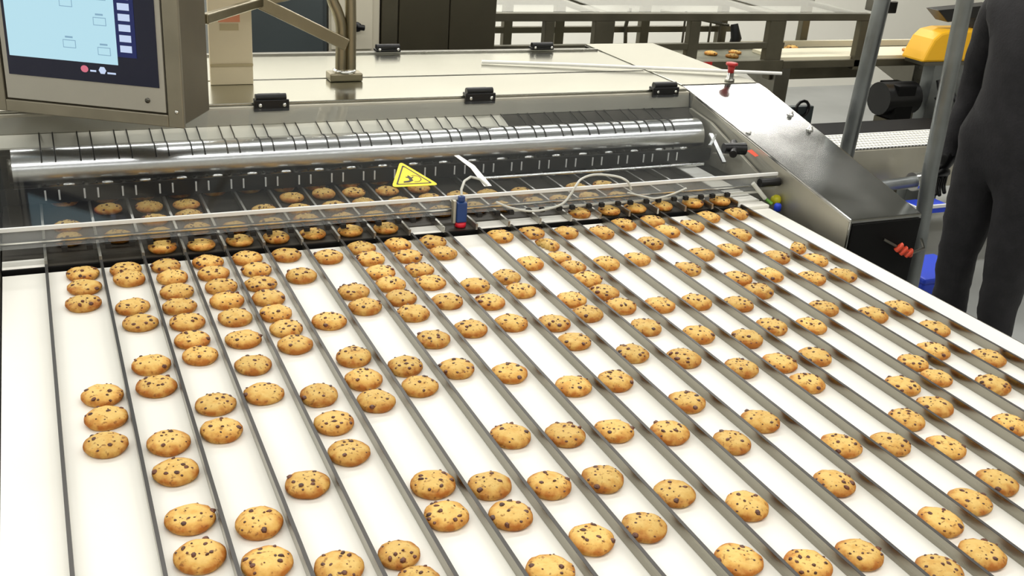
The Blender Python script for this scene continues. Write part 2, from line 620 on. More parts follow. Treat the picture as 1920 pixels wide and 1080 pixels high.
COOKIES = [
    [(0.050, 2.128), (0.048, 2.058), (0.042, 1.978), (0.054, 1.602), (0.055, 1.528), (0.043, 1.447)],
    [(0.132, 2.148), (0.135, 2.077), (0.128, 1.939), (0.136, 1.863), (0.137, 1.688), (0.135, 1.609), (0.131, 1.427), (0.131, 1.345), (0.138, 1.224), (0.136, 1.139)],
    [(0.216, 2.218), (0.212, 2.128), (0.217, 2.062), (0.216, 1.987), (0.205, 1.916), (0.216, 1.843), (0.214, 1.767), (0.218, 1.700), (0.216, 1.522), (0.211, 1.438), (0.220, 1.185), (0.212, 1.099)],
    [(0.297, 2.214), (0.298, 2.140), (0.299, 2.064), (0.303, 1.991), (0.302, 1.918), (0.303, 1.839), (0.301, 1.744), (0.299, 1.640), (0.294, 1.535), (0.302, 1.256), (0.295, 1.061)],
    [(0.382, 2.220), (0.374, 2.130), (0.388, 2.062), (0.377, 1.986), (0.373, 1.912), (0.373, 1.837), (0.385, 1.767), (0.386, 1.697), (0.379, 1.502), (0.375, 1.410), (0.379, 1.319), (0.377, 1.062), (0.384, 1.003)],
    [(0.462, 2.218), (0.462, 2.137), (0.470, 2.005), (0.470, 1.777), (0.474, 1.619), (0.467, 1.534), (0.463, 1.456), (0.475, 1.199), (0.459, 1.122)],
    [(0.548, 2.225), (0.548, 2.096), (0.552, 1.897), (0.554, 1.821), (0.551, 1.560), (0.552, 1.484), (0.548, 1.170), (0.552, 1.094), (0.551, 0.964)],
    [(0.637, 2.222), (0.627, 2.130), (0.635, 2.061), (0.627, 1.982), (0.637, 1.914), (0.629, 1.843), (0.631, 1.766), (0.631, 1.648), (0.631, 1.526), (0.633, 1.287), (0.629, 1.143), (0.629, 1.008)],
    [(0.722, 2.220), (0.710, 2.126), (0.723, 2.056), (0.710, 1.976), (0.720, 1.904), (0.722, 1.804), (0.717, 1.671), (0.714, 1.483), (0.723, 1.264), (0.718, 1.133), (0.717, 1.009)],
    [(0.801, 2.153), (0.803, 2.056), (0.807, 1.864), (0.806, 1.779), (0.808, 1.673), (0.810, 1.407), (0.799, 1.252), (0.801, 1.067), (0.802, 0.903)],
    [(0.887, 1.890), (0.892, 1.815), (0.888, 1.651), (0.893, 1.566), (0.890, 1.401), (0.892, 1.218), (0.890, 1.004), (0.889, 0.862)],
    [(0.971, 2.123), (0.973, 1.950), (0.970, 1.743), (0.975, 1.671), (0.972, 1.488), (0.975, 1.298), (0.969, 1.162), (0.972, 0.858)],
    [(1.056, 2.129), (1.048, 2.044), (1.049, 1.967), (1.064, 1.908), (1.061, 1.833), (1.061, 1.758), (1.062, 1.685), (1.052, 1.582), (1.056, 1.443), (1.060, 1.203), (1.059, 1.012), (1.061, 0.794)],
    [(1.141, 2.109), (1.143, 1.904), (1.146, 1.670), (1.140, 1.522), (1.143, 1.377), (1.142, 1.098), (1.137, 0.879)],
    [(1.236, 2.213), (1.226, 2.085), (1.225, 1.910), (1.224, 1.660), (1.225, 1.479), (1.222, 1.374), (1.226, 1.292), (1.228, 1.076)],
    [(1.323, 2.214), (1.311, 2.127), (1.313, 1.993), (1.316, 1.827), (1.310, 1.628), (1.311, 1.512), (1.308, 1.376), (1.317, 1.130), (1.313, 1.038)],
    [(1.400, 2.209), (1.392, 2.132), (1.400, 2.055), (1.401, 1.900), (1.400, 1.751), (1.398, 1.674), (1.396, 1.493), (1.394, 1.230), (1.399, 1.151)],
    [(1.479, 2.183), (1.481, 2.075), (1.484, 1.908), (1.486, 1.747), (1.486, 1.558), (1.493, 1.299), (1.492, 1.237)],
    [(1.579, 2.204), (1.563, 2.126), (1.565, 1.989), (1.572, 1.836), (1.567, 1.704), (1.564, 1.500), (1.572, 1.328)],
    [(1.667, 2.207), (1.661, 2.129), (1.657, 1.880), (1.657, 1.798), (1.658, 1.700), (1.654, 1.515), (1.656, 1.410)],
]
# a few more on the stretch of belt to the right of the photograph's frame
COOKIES[11] += [(0.985, 0.745)]
COOKIES[13] += [(1.145, 0.80)]
COOKIES[14] += [(1.232, 0.905)]
COOKIES[15] += [(1.315, 0.93)]
COOKIES[17] += [(1.487, 1.06)]
COOKIES[18] += [(1.575, 1.18)]
COOKIES[19] += [(1.66, 1.27)]
for lane, row in enumerate(COOKIES):
    row = sorted(row, key=lambda t: -t[1])
    for i, (x, y) in enumerate(row):
        var = None
        txt = 'golden chocolate chip cookie'
        if abs(x - 1.048) < 0.004 and abs(y - 2.044) < 0.004:
            var, txt = BROKEN[0], 'broken chocolate chip cookie'
        if lane == 19 and abs(y - 1.88) < 0.004:
            var, txt = BROKEN[1], 'broken chocolate chip cookie'
        near = min([math.hypot(x - u, y - w) for r2 in COOKIES[max(0, lane - 1):lane + 2] for u, w in r2 if (u, w) != (x, y)] + [1])
        sc = min(1.0, near * 0.985 / (2 * CR)) * random.uniform(0.97, 1.0)
        if y > 2.166:
            sc = min(sc, 0.9)
        lo, hi = RX[lane] + 0.0062 + CR * sc * 1.04, RX[lane + 1] - 0.0008 - CR * sc * 1.04
        x = min(max(x, lo), hi)
        if 2.13 < y < 2.182 + CR * sc:
            y = 2.163 - CR * sc * 1.03 if y < 2.166 else 2.183 + CR * sc * 1.03
        lab = '%s, %s lane from the left, %s counting down from the guard' % (txt, WORDS[lane], WORDS[i])
        cookie(x, y, 0.0004 if y < 2.166 else 0.0085, lab, 'cookies on the white belt', var, sc)

# ------------------------------------------------------------------ lane stacking machine across the belt
mach = thing('cookie_machine', 'long stainless machine spanning the belt with clear guard and polished roller', 'machine',
             (0.85, 2.9, FL))
MX0, MX1 = -0.13, 1.86            # between the side housings


def part(mb, name, m, bevel=0.0, parent=mach):
    o = mb.build(name, m, parent, bevel)
    rel(mach, o)
    return o


# upstream deck: slightly higher than the belt, nose bar blackened for the shadow at the step, its own rails
for lane in range(-1, 20):
    xa, xb = (XL, RX[0] - 0.0005) if lane < 0 else (RX[lane] + 0.006, RX[lane + 1] - 0.0005)
    part(MB().box(xa, xb, 2.182, 2.228, -0.05, 0.008), 'infeed_slat', M['belt'] if lane in (-1, 9, 11, 12, 13, 14) else M['chute_shade'])  # dark lanes carry the shade under the lip in their colour
part(MB().box(XL, 1.70, 2.2285, 2.63, -0.05, 0.008), 'infeed_deck', M['chute_shade'])
for y0, y1 in ((2.170, 2.205), (2.215, 2.30), (2.306, 2.63)):
    part(MB().box(1.7145, XR, y0, y1, -0.05, 0.008), 'white_edge_strip', M['belt'])
part(MB().box(XL, 1.70, 2.1765, 2.1815, -0.045, 0.0075), 'nose_bar', M['black_matte'])
part(MB().box(XL, XR, 2.167, 2.176, -0.045, -0.012), 'gap_shade_fill', M['black_matte'])  # black fill put in as the shade between belt and deck
up_me = MB().box(0, 0.0055, 2.177, 2.63, 0.0081, 0.0225).mesh('infeed_rail', M['rail_top'])
for x in RX:
    o = bpy.data.objects.new('infeed_rail', up_me)
    COL.objects.link(o)
    o.parent = mach
    rel(mach, o)
    o.location = (x, 0, 0)
part(MB().box(MX0 + 0.005, MX1 - 0.005, 2.655, 2.66, -0.1, 0.075), 'dark_back_plate', M['black_matte'])
part(MB().box(MX0 + 0.03, MX1 - 0.01, 2.536, 2.541, 0.0235, 0.062), 'black_stripper_plate', M['black'])

# roller with curved wire fingers, two per lane
RYc, RZc, RR = 2.607, 0.084, 0.0525
part(MB().tube([(MX0 + 0.06, RYc, RZc), (MX1 - 0.03, RYc, RZc)], RR, 40), 'polished_roller', M['chrome'])
for x in (MX0 + 0.05, MX1 - 0.03):
    part(MB().lathe([(0.03, 0), (0.03, 0.02), (0.016, 0.02), (0.016, 0.028)], (x, RYc, RZc), (1, 0, 0), 20), 'roller_bearing', M['steel_dark'])
wb = MB()
path = [(0, 2.700, 0.1485), (0, 2.66, 0.140)]
for k in range(12):
    a = math.radians(62 + k * 7.6)
    path.append((0, RYc + (RR + 0.0012) * math.cos(a), RZc + (RR + 0.0012) * math.sin(a)))
wire_me = wb.tube(path, 0.0017, 6).mesh('wire_finger', M['wire'])
stud_me = MB().lathe([(0.0034, 0), (0.0034, 0.003), (0.0015, 0.004)], (0, RYc + RR * math.cos(math.radians(204)) + 0.001, RZc + RR * math.sin(math.radians(204))), (0, math.cos(math.radians(204)), math.sin(math.radians(204))), 8).mesh('finger_stud', M['wire'])
pin_me = MB().tube([(0, 2.5335, 0.056), (0, 2.5335, 0.032)], 0.0021, 8).mesh('wire_pin', M['white_tape'])
glint_me = MB().lathe([(0.001, -0.013), (0.003, -0.011), (0.0042, -0.006), (0.0046, 0), (0.0042, 0.006), (0.003, 0.011),
                      (0.001, 0.013)], (0, 0, 0), (1, 0, 0), 14).mesh('roller_glint', M['pin'])  # polished lozenges put in as the highlights below the roller
for k in range(21):
    xc = 0.0095 + k * S
    for dx in (-0.015, 0.015):
        for nm, me in (('wire_finger', wire_me), ('finger_stud', stud_me), ('wire_pin', pin_me)):
            o = bpy.data.objects.new(nm, me)
            COL.objects.link(o)
            o.parent = mach
            rel(mach, o)
            o.location = (xc + dx, 0, 0)
    o = bpy.data.objects.new('roller_glint', glint_me)
    COL.objects.link(o)
    o.parent = mach
    rel(mach, o)
    o.location = (xc + 0.038, 2.5375, 0.0665)
    if 0 <= xc <= 1.7:
        pass
# black fingertips hanging over the lanes just behind the guard lip
tip_me = MB().box(-0.006, 0.006, 2.204, 2.215, 0.0285, 0.0385).box(-0.0025, 0.0025, 2.213, 2.263, 0.029, 0.0332).mesh('black_fingertip', M['rubber'])
for k in range(40):
    o = bpy.data.objects.new('black_fingertip', tip_me)
    COL.objects.link(o)
    o.parent = mach
    rel(mach, o)
    o.location = (0.021 + k * S / 2 + (0.006 if k % 2 else 0), 0, 0)
    if 0.87 < o.location.x < 0.935:
        bpy.data.objects.remove(o)
part(MB().box(XL, XR, 2.262, 2.268, 0.027, 0.036), 'fingertip_bar', M['black_matte'])

# front plate under the lid edge and strip behind the fingers, paled to stand in for a reflection
part(MB().extrude_x([(2.712, 0.193), (2.735, 0.193), (2.725, 0.146), (2.702, 0.146)], MX0, MX1), 'front_plate', M['side_steel'], 0.002)
part(MB().extrude_x([(2.704, 0.1455), (2.7, 0.1455), (2.652, 0.128), (2.652, 0.124)], MX0, 1.22), 'pale_reflection_strip', M['cream'])
part(MB().extrude_x([(2.704, 0.1455), (2.7, 0.1455), (2.652, 0.128), (2.652, 0.124)], 1.22, MX1), 'dark_backing_strip', M['chute_shade'])
part(MB().box(MX0, MX1, 2.70, 2.73, 0.077, 0.095), 'lower_ledge', M['steel_dark'])

# two lids on top, gap between, body below
part(MB().box(MX0, 1.858, 2.722, 2.978, 0.1935, 0.2), 'front_lid', M['lid'], 0.002)
part(MB().box(MX0, 1.858, 2.99, 3.31, 0.1935, 0.2), 'rear_lid', M['lid'], 0.002)
part(MB().box(MX0, 1.858, 3.318, 3.33, 0.12, 0.206), 'rear_rail', M['steel'], 0.001)
part(MB().box(MX0, 1.86, 2.736, 3.42, -0.35, 0.19), 'machine_body', M['steel_dark'])
part(MB().box(MX0, 1.86, 2.98, 2.988, 0.19, 0.1945), 'lid_gap_seal', M['black_matte'])

# side housings with the sloped stainless cover
hp = [(1.92, -0.16), (1.92, 0.0475), (2.72, 0.194), (2.76, 0.2), (3.43, 0.2), (3.43, -0.35), (2.2, -0.35)]
for x0, x1, side in ((1.862, 2.163, 1), (-0.438, -0.135, -1)):
    def flare(x, y, x0=x0, x1=x1, side=side):
        # the outer wall flares outward from the low front end to the tall rear
        k = max(0.0, 1 - (y - 1.92) / 0.8) * 0.062
        return x - k if (side > 0 and x == x1) else (x + k if (side < 0 and x == x0) else x)

    hb = MB().extrude_x(hp, x0, x1)
    hb.v = [(flare(x, y), y, z) for x, y, z in hb.v]
    part(hb, 'side_housing', M['housing'], 0.004)
    ex0, ex1 = (x0, x1 - 0.062) if side > 0 else (x0 + 0.062, x1)
    part(MB().box(ex0 + 0.006, ex1 - 0.006, 1.914, 1.919, -0.15, 0.036), 'end_panel', M['black_matte'])
    xs = x0 - 0.0012 if side > 0 else x1
    part(MB().prism([(xs, 1.925, -0.15), (xs, 1.925, 0.042), (xs, 2.69, 0.182), (xs, 2.69, -0.15)], (0.0012, 0, 0)), 'side_panel', M['side_steel'])
    for y in (2.1, 3.2):
        part(MB().box(x0 + 0.08, x0 + 0.15, y, y + 0.07, FL, -0.16), 'leg', M['steel_dark'], 0.004)
# outer wing that carries the lid line out to the right
part(MB().box(1.864, 2.153, 2.765, 3.428, 0.2002, 0.203), 'wing_plate', M['lid'], 0.001)
SLOPE = Vector((0, 0.8, 0.1465)).normalized()
SN = Vector((0, -SLOPE.z, SLOPE.y))


def slope_pt(x, y, up=0.0):
    return Vector((x, y, 0.0475 + (y - 1.92) * 0.1465 / 0.8)) + SN * up


for x, y in ((2.112, 2.524), (2.108, 2.42)):
    part(MB().lathe([(0.011, 0), (0.011, 0.003), (0.0075, 0.004), (0.0075, 0.012), (0.005, 0.014)], slope_pt(x, y), SN, 12), 'bolt', M['pin'])
part(MB().lathe([(0.008, 0), (0.0075, 0.004), (0.004, 0.007)], slope_pt(1.885, 2.42), SN, 12), 'bolt', M['pin'])

# emergency stop on the top corner of the housing
es = part(MB().lathe([(0.016, 0), (0.016, 0.006), (0.011, 0.008), (0.011, 0.026)], (2.066, 2.795, 0.204), (0, 0, 1), 18), 'stop_button_base', M['steel'])
sub = MB().lathe([(0.010, 0), (0.011, 0.014), (0.0125, 0.016), (0.0125, 0.024)], (2.066, 2.795, 0.230), (0, 0, 1), 18).lathe(
    [(0.019, 0), (0.02, 0.004), (0.019, 0.008), (0.012, 0.0095)], (2.066, 2.795, 0.254), (0, 0, 1), 18)
o = sub.build('stop_button_head', M['red'], es)
rel(mach, o)

# black lid hinges: three along the front lid, two along the rear rail
for i, (x, y) in enumerate(((0.559, 2.716), (1.151, 2.716), (1.769, 2.716), (1.071, 3.324), (1.636, 3.324))):
    z = 0.2005 if i < 3 else 0.2065
    hb = MB().box(x - 0.042, x + 0.042, y - 0.012, y + 0.022, z, z + 0.008)
    hb.tube([(x - 0.04, y, z + 0.014), (x + 0.04, y, z + 0.014)], 0.0105, 12)
    hb.box(x - 0.03, x + 0.03, y + 0.004, y + 0.024, z + 0.006, z + 0.02)
    if i < 3:
        hb.box(x - 0.046, x + 0.046, y - 0.014, y - 0.0045, z - 0.02, z + 0.01)
    hg = part(hb, 'lid_hinge', M['black'], 0.0015)
    for dx in (-0.03, 0.033):
        o = MB().lathe([(0.0052, 0), (0.0048, 0.003), (0.002, 0.004)], (x + dx, y - 0.0105 if i >= 3 else y - 0.0141, z + 0.008 if i >= 3 else z - 0.003), (0, -1, 0), 10).build('hinge_screw', M['pin'], hg)
        rel(mach, o)

# clear guard: sloping sheet, front lip, end brackets
GT = Vector((0, 0.49, 0.117)).normalized()
GN = Vector((0, -GT.z, GT.y))


def gp(x, s, up=0.0):
    return Vector((x, 2.23, 0.077)) + Vector((0, 0, 0)) + GT * s + GN * up


GX0, GX1 = -0.12, 1.855
guard = part(MB().prism([gp(GX0, 0), gp(GX1, 0), gp(GX1, 0.475), gp(GX0, 0.475)], GN * 0.004), 'clear_guard_sheet', M['guard'])
o = MB().box(GX0, GX1, 2.226, 2.2299, 0.034, 0.0765).build('guard_lip', M['lip'], guard)
rel(mach, o)
o = MB().bar((GX0, 2.2245, 0.0775), (GX1, 2.2245, 0.0775), 0.006, 0.009).build('lip_edge_bar', M['white_tape'], guard, 0.001)
rel(mach, o)
o = MB().bar((GX0, 2.2255, 0.047), (GX1, 2.2255, 0.047), 0.003, 0.003).build('lip_lower_bar', M['pin'], guard)
rel(mach, o)
o = MB().bar((1.04, 2.2215, 0.033), (1.80, 2.2215, 0.030), 0.005, 0.005).build('lip_wire_rod', M['cable'], guard)
rel(mach, o)
# steel rod and end frame seen under the guard
part(MB().tube([(1.05, 2.43, 0.05), (1.75, 2.43, 0.05)], 0.0042, 8), 'guide_rod', M['pin'])
part(MB().extrude_x([(2.30, 0.01), (2.30, 0.055), (2.56, 0.135), (2.68, 0.150), (2.68, 0.01)], 1.846, 1.856), 'inner_end_plate', M['side_steel'], 0.001)
part(MB().bar((1.81, 2.50, 0.118), (1.80, 2.40, 0.06), 0.012, 0.005).bar((1.80, 2.46, 0.07), (1.835, 2.40, 0.075), 0.010, 0.005)
     .bar((1.77, 2.44, 0.10), (1.83, 2.50, 0.115), 0.008, 0.004), 'linkage_bracket', M['pin'])
# knob and red sticker at the guard's right end
kb = MB().lathe([(0.008, 0), (0.008, 0.014), (0.014, 0.016)], gp(1.768, 0.10, 0.0041), GN, 14)
kb.tube([gp(1.735, 0.105, 0.027), gp(1.80, 0.095, 0.027)], [0.014, 0.0175], 14)
kb.tube([gp(1.745, 0.07, 0.027), gp(1.785, 0.13, 0.027)], 0.011, 12)
o = kb.build('guard_knob', M['black'], guard, 0.002)
rel(mach, o)
o = MB().prism([gp(1.838, 0.085, 0.0042), gp(1.853, 0.09, 0.0042), gp(1.852, 0.125, 0.0042), gp(1.832, 0.12, 0.0042)], GN * 0.0008).build('red_sticker', M['orange_red'], guard)
rel(mach, o)
# warning triangle sticker
A, B_, Cc = gp(0.812, 0.168, 0.0043), gp(0.757, 0.056, 0.0043), gp(0.873, 0.052, 0.0043)
cen = (A + B_ + Cc) / 3


def rtri(k, n=5, rnd_=0.12):
    pts = [cen + (q - cen) * k for q in (A, B_, Cc)]
    out = []
    for i in range(3):
        p0, p1, p2 = pts[i - 1], pts[i], pts[(i + 1) % 3]
        a = p1 + (p0 - p1) * rnd_
        c = p1 + (p2 - p1) * rnd_
        for t in range(n + 1):
            u = t / n
            out.append(a * (1 - u) ** 2 + p1 * 2 * u * (1 - u) + c * u * u)
    return out


wt = MB().prism(rtri(1.04), GN * 0.0006, 0)
o1, o2 = rtri(0.80, 3, 0.06), rtri(0.70, 3, 0.06)
n = len(o1)
lift = GN * 0.0008
wt.add([p + lift for p in o1] + [p + lift for p in o2],
       [(i, (i + 1) % n, (i + 1) % n + n, i + n) for i in range(n)], 1)


def pic(pts):
    """pictogram points in the sticker's own plane: u right, v up"""
    return [cen + Vector((1, 0, 0)) * u + GT * v + lift for u, v in pts]


def fan(pts):
    wt.add(pic(pts), [tuple(range(len(pts)))], 1)


fan([(-0.024, -0.022), (-0.010, -0.022), (0.004, -0.014), (0.0, -0.009), (-0.009, -0.013), (-0.022, -0.015)])
fan([(-0.006, -0.013), (0.003, -0.010), (0.001, 0.004), (-0.003, 0.012), (-0.006, 0.006)])
fan([(0.0, -0.006), (0.006, -0.002), (0.010, 0.004), (0.006, 0.003), (0.0, -0.001)])
fan([(-0.012, 0.002), (-0.006, -0.002), (-0.005, 0.003), (-0.010, 0.006)])
ring = [(0.010 + 0.016 * math.cos(t * 0.3927), -0.006 + 0.016 * math.sin(t * 0.3927)) for t in range(-5, 6)]
ring += [(0.010 + 0.0138 * math.cos(t * 0.3927), -0.006 + 0.0138 * math.sin(t * 0.3927)) for t in range(5, -6, -1)]
for i in range(10):
    fan([ring[i], ring[i + 1], ring[20 - i], ring[21 - i]])
o = wt.build('warning_sticker', [M['yellow'], M['ink']], guard, fixn=False)
rel(mach, o)
o['label'] = 'yellow warning triangle with a trapped hand'
# white tape strip on the guard
o = MB().prism([gp(0.962, 0.185, 0.0043), gp(0.975, 0.186, 0.0043), gp(0.998, 0.13, 0.0043), gp(1.006, 0.03, 0.0043),
                gp(0.986, 0.03, 0.0043), gp(0.983, 0.12, 0.0043)][::-1], GN * 0.0006).build('white_tape_strip', M['white_tape'], guard)
rel(mach, o)

# browned cookies seen through the guard on the infeed deck
for lane in range(17):
    for j, y in enumerate((2.31, 2.40, 2.49, 2.575)):
        if lane > 10 and j > 1:
            continue
        if random.random() < 0.12:
            continue
        x0, x1 = RX[lane] + 0.0065, RX[lane + 1] - 0.001
        xx = min(max((x0 + x1) / 2 + random.uniform(-0.006, 0.006), x0 + CR), x1 - CR)
        cookie(xx, y + random.uniform(-0.008, 0.008), 0.0085,
               'browned cookie under the clear guard, %s lane from the left, %s row behind the lip' % (WORDS[lane], WORDS[j]),
               'cookies under the clear guard', None, 0.93)

# ------------------------------------------------------------------ small things on the machine
rod = tag(MB().tube([(1.33, 3.135, 0.2075), (1.60, 3.06, 0.2095), (2.30, 2.83, 0.2145)], 0.0055, 10).build('white_rod', M['white_rod']),
          'long white plastic rod lying across the machine lid', 'rod')

sens = thing('photo_sensor', 'small blue sensor with red lens clamped to the guard lip', 'sensor', (0.905, 2.205, 0.0))
rel(sens, MB().box(0.893, 0.919, 2.196, 2.216, 0.021, 0.072).box(0.898, 0.914, 2.200, 2.213, 0.072, 0.087).build('sensor_body', M['blue'], sens, 0.003))
rel(sens, MB().box(0.885, 0.8925, 2.202, 2.216, 0.019, 0.076).box(0.885, 0.925, 2.2165, 2.2195, 0.058, 0.074).build('bracket', M['side_steel'], sens, 0.001))
rel(sens, MB().lathe([(0.013, 0), (0.014, 0.004), (0.0135, 0.012)], (0.906, 2.206, 0.0087), (0, 0, 1), 16).build('red_lens', M['red_led'], sens))
rel(sens, MB().tube([(0.906, 2.207, 0.087), (0.908, 2.215, 0.100), (0.925, 2.24, 0.112), (0.95, 2.262, 0.114), (0.975, 2.265, 0.106), (0.99, 2.25, 0.0925)], 0.0032, 8).build('sensor_cable', M['cable'], sens))


def spline(pts, n=8):
    pts = [Vector(p) for p in pts]
    out = []
    for i in range(len(pts) - 1):
        p0, p1, p2, p3 = pts[max(i - 1, 0)], pts[i], pts[i + 1], pts[min(i + 2, len(pts) - 1)]
        for k in range(n):
            t = k / n
            out.append(0.5 * ((2 * p1) + (p2 - p0) * t + (2 * p0 - 5 * p1 + 4 * p2 - p3) * t * t + (3 * p1 - p0 - 3 * p2 + p3) * t ** 3))
    out.append(pts[-1])
    return out


tag(MB().tube(spline([(1.0, 2.212, 0.062), (1.04, 2.204, 0.046), (1.10, 2.197, 0.036), (1.17, 2.199, 0.046), (1.20, 2.208, 0.066), (1.218, 2.214, 0.088), (1.245, 2.236, 0.098),
                      (1.29, 2.25, 0.102), (1.345, 2.238, 0.098), (1.368, 2.216, 0.090), (1.38, 2.211, 0.068)]), 0.003, 8).build('pale_cable', M['cable']),
    'pale looping cable strung along the guard lip beside the blue sensor', 'cable')
tag(MB().tube(spline([(1.37, 2.212, 0.060), (1.42, 2.205, 0.048), (1.45, 2.200, 0.043), (1.50, 2.205, 0.048), (1.55, 2.212, 0.060)]), 0.0026, 8).build('cable_tie', M['cable']),
    'thin pale tie looped below the right half of the guard lip', 'cable tie')
tag(MB().tube(spline([(1.765, 2.211, 0.060), (1.79, 2.205, 0.034), (1.808, 2.202, 0.016)]), 0.006, 8).build('pale_cable', M['cable']),
    'short cream cable end hanging at the guard lip corner', 'cable')
tag(MB().tube(spline([(1.80, 2.213, 0.026), (1.815, 2.205, 0.012), (1.826, 2.19, 0.002)]), 0.005, 8).build('green_wire', M['green']),
    'short green wire at the right end of the guard', 'wire')
tag(MB().lathe([(0.010, 0), (0.010, 0.016), (0.007, 0.02)], (1.834, 2.175, -0.012), (0, 0, 1), 12).build('blue_connector', M['blue_bright']),
    'small bright blue connector beside the green wire', 'connector')
tag(MB().lathe([(0.004, 0), (0.013, 0.004), (0.015, 0.012), (0.012, 0.022), (0.005, 0.025)], (1.8612, 2.205, 0.008), (-1, 0, 0), 16).build('yellow_sensor', M['lime']),
    'yellow-green round sensor on the housing side near the belt corner', 'sensor')
tag(MB().tube([(1.79, 2.214, 0.058), (1.855, 2.2135, 0.058)], 0.012, 12).build('black_clamp', M['black']), 'black clamp bar under the right end of the guard lip', 'clamp')

# ------------------------------------------------------------------ control panel on its stand
ang = math.atan2(-0.51, 0.86)
hmi = thing('control_panel', 'steel touch-screen control panel hanging over the left of the machine', 'control panel', (0.298, 2.40, 0.226), rotz=ang)
PW, PH, PD = 0.46, 0.44, 0.163
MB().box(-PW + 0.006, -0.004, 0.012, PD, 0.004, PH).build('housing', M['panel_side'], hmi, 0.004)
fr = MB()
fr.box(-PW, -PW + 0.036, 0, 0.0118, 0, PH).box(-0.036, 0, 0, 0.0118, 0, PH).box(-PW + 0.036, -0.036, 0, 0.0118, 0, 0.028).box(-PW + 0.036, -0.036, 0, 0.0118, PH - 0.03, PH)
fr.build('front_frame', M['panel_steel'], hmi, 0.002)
MB().box(-PW + 0.041, -0.041, 0.002, 0.0118, 0.032, PH - 0.035).build('bezel', M['bezel'], hmi, 0.001)
scr = MB().box(-PW + 0.053, -0.053, 0.0005, 0.0019, 0.088, PH - 0.05).build('screen', M['screen'], hmi)
ui = MB()


def quad(u0, u1, v0, v1, mi, lay=0.0):
    ui.add([(-u1, -0.0002 - lay, v0), (-u0, -0.0002 - lay, v0), (-u0, -0.0002 - lay, v1), (-u1, -0.0002 - lay, v1)], [(0, 1, 2, 3)], mi)


quad(0.100, 0.145, 0.150, 0.385, 1)
quad(0.145, 0.400, 0.131, 0.385, 0)
for v in (0.160, 0.183, 0.206, 0.229, 0.252, 0.275, 0.30):
    quad(0.110, 0.137, v + 0.001, v + 0.016, 2, 0.0002)
for u, v in ((0.16, 0.15), (0.165, 0.215), (0.162, 0.27), (0.24, 0.16), (0.24, 0.25)):
    quad(u, u + 0.03, v, v + 0.018, 3, 0.0002)
    quad(u + 0.0016, u + 0.0284, v + 0.0016, v + 0.0164, 0, 0.0004)
    quad(u + 0.006, u + 0.024, v + 0.022, v + 0.026, 3, 0.0002)
ui.add([(-0.225 + 0.009 * math.cos(t * 0.5236), -0.0004, 0.116 + 0.008 * math.sin(t * 0.5236)) for t in range(12)], [tuple(range(12))], 4)
ui.add([(-0.183 + 0.009 * math.cos(t * 1.0472), -0.0004, 0.116 + 0.009 * math.sin(t * 1.0472)) for t in range(6)], [tuple(range(6))], 2)
quad(0.198, 0.212, 0.111, 0.115, 2)
quad(0.152, 0.172, 0.109, 0.113, 2)
ui.build('screen_display', [M['ui_light'], M['ui_blue'], M['ui_button'], M['ui_grey'], M['ui_red']], scr, fixn=False)
MB().lathe([(0.006, 0), (0.006, 0.002), (0.003, 0.003)], (-0.083, 0.002, 0.057), (0, -1, 0), 12).box(-0.088, -0.078, -0.0016, -0.001, 0.056, 0.058).build('bezel_screw', M['steel_dark'], hmi)
MB().lathe([(0.005, 0), (0.0045, 0.003), (0.002, 0.004)], (-0.015, 0.0, 0.037), (0, -1, 0), 12).build('frame_screw', M['pin'], hmi)

stand = thing('panel_stand', 'bent steel tube stand with diagonal braces holding the control panel', 'stand', (0.824, 2.96, 0.2))
rel(stand, MB().box(0.775, 0.872, 2.93, 2.985, 0.2005, 0.224).build('base_block', M['arm'], stand, 0.004))
rel(stand, MB().lathe([(0.034, 0), (0.034, 0.006), (0.030, 0.009)], (0.824, 2.958, 0.224), (0, 0, 1), 20).build('base_collar', M['pin'], stand))
rel(stand, MB().tube([(0.842, 2.958, 0.23), (0.842, 2.958, 0.36), (0.840, 2.958, 0.46), (0.826, 2.958, 0.56)], 0.0165, 12).build('post', M['arm'], stand))
rel(stand, MB().tube(spline([(0.812, 2.955, 0.23), (0.813, 2.955, 0.30), (0.812, 2.955, 0.36), (0.80, 2.955, 0.40), (0.785, 2.955, 0.44), (0.768, 2.955, 0.56)]), 0.0165, 12).build('bent_tube', M['arm'], stand))
rel(stand, MB().bar((0.825, 2.94, 0.305), (0.575, 2.90, 0.428), 0.018, 0.035).build('brace', M['arm'], stand, 0.003))
rel(stand, MB().bar((0.575, 2.90, 0.428), (0.70, 2.92, 0.455), 0.016, 0.022).build('brace', M['arm'], stand, 0.003))
rel(stand, MB().bar((0.575, 2.90, 0.43), (0.38, 2.58, 0.44), 0.02, 0.024).build('panel_arm', M['arm'], stand, 0.003))

beige = thing('beige_plate', 'tall beige plate with a faded orange label behind the control panel', 'plate', (0.51, 2.94, 0.2))
rel(beige, MB().box(0.440, 0.556, 2.930, 2.944, 0.2005, 0.56).build('plate', M['beige'], beige, 0.002))
rel(beige, MB().box(0.466, 0.524, 2.9285, 2.9298, 0.372, 0.404).build('orange_print', M['label_orange'], beige))
rel(beige, MB().box(0.470, 0.520, 2.9285, 2.9298, 0.350, 0.368).build('tan_print', M['label_tan'], beige))
rel(beige, MB().box(0.440, 0.556, 2.9265, 2.9298, 0.252, 0.259).build('ledge', M['label_tan'], beige))

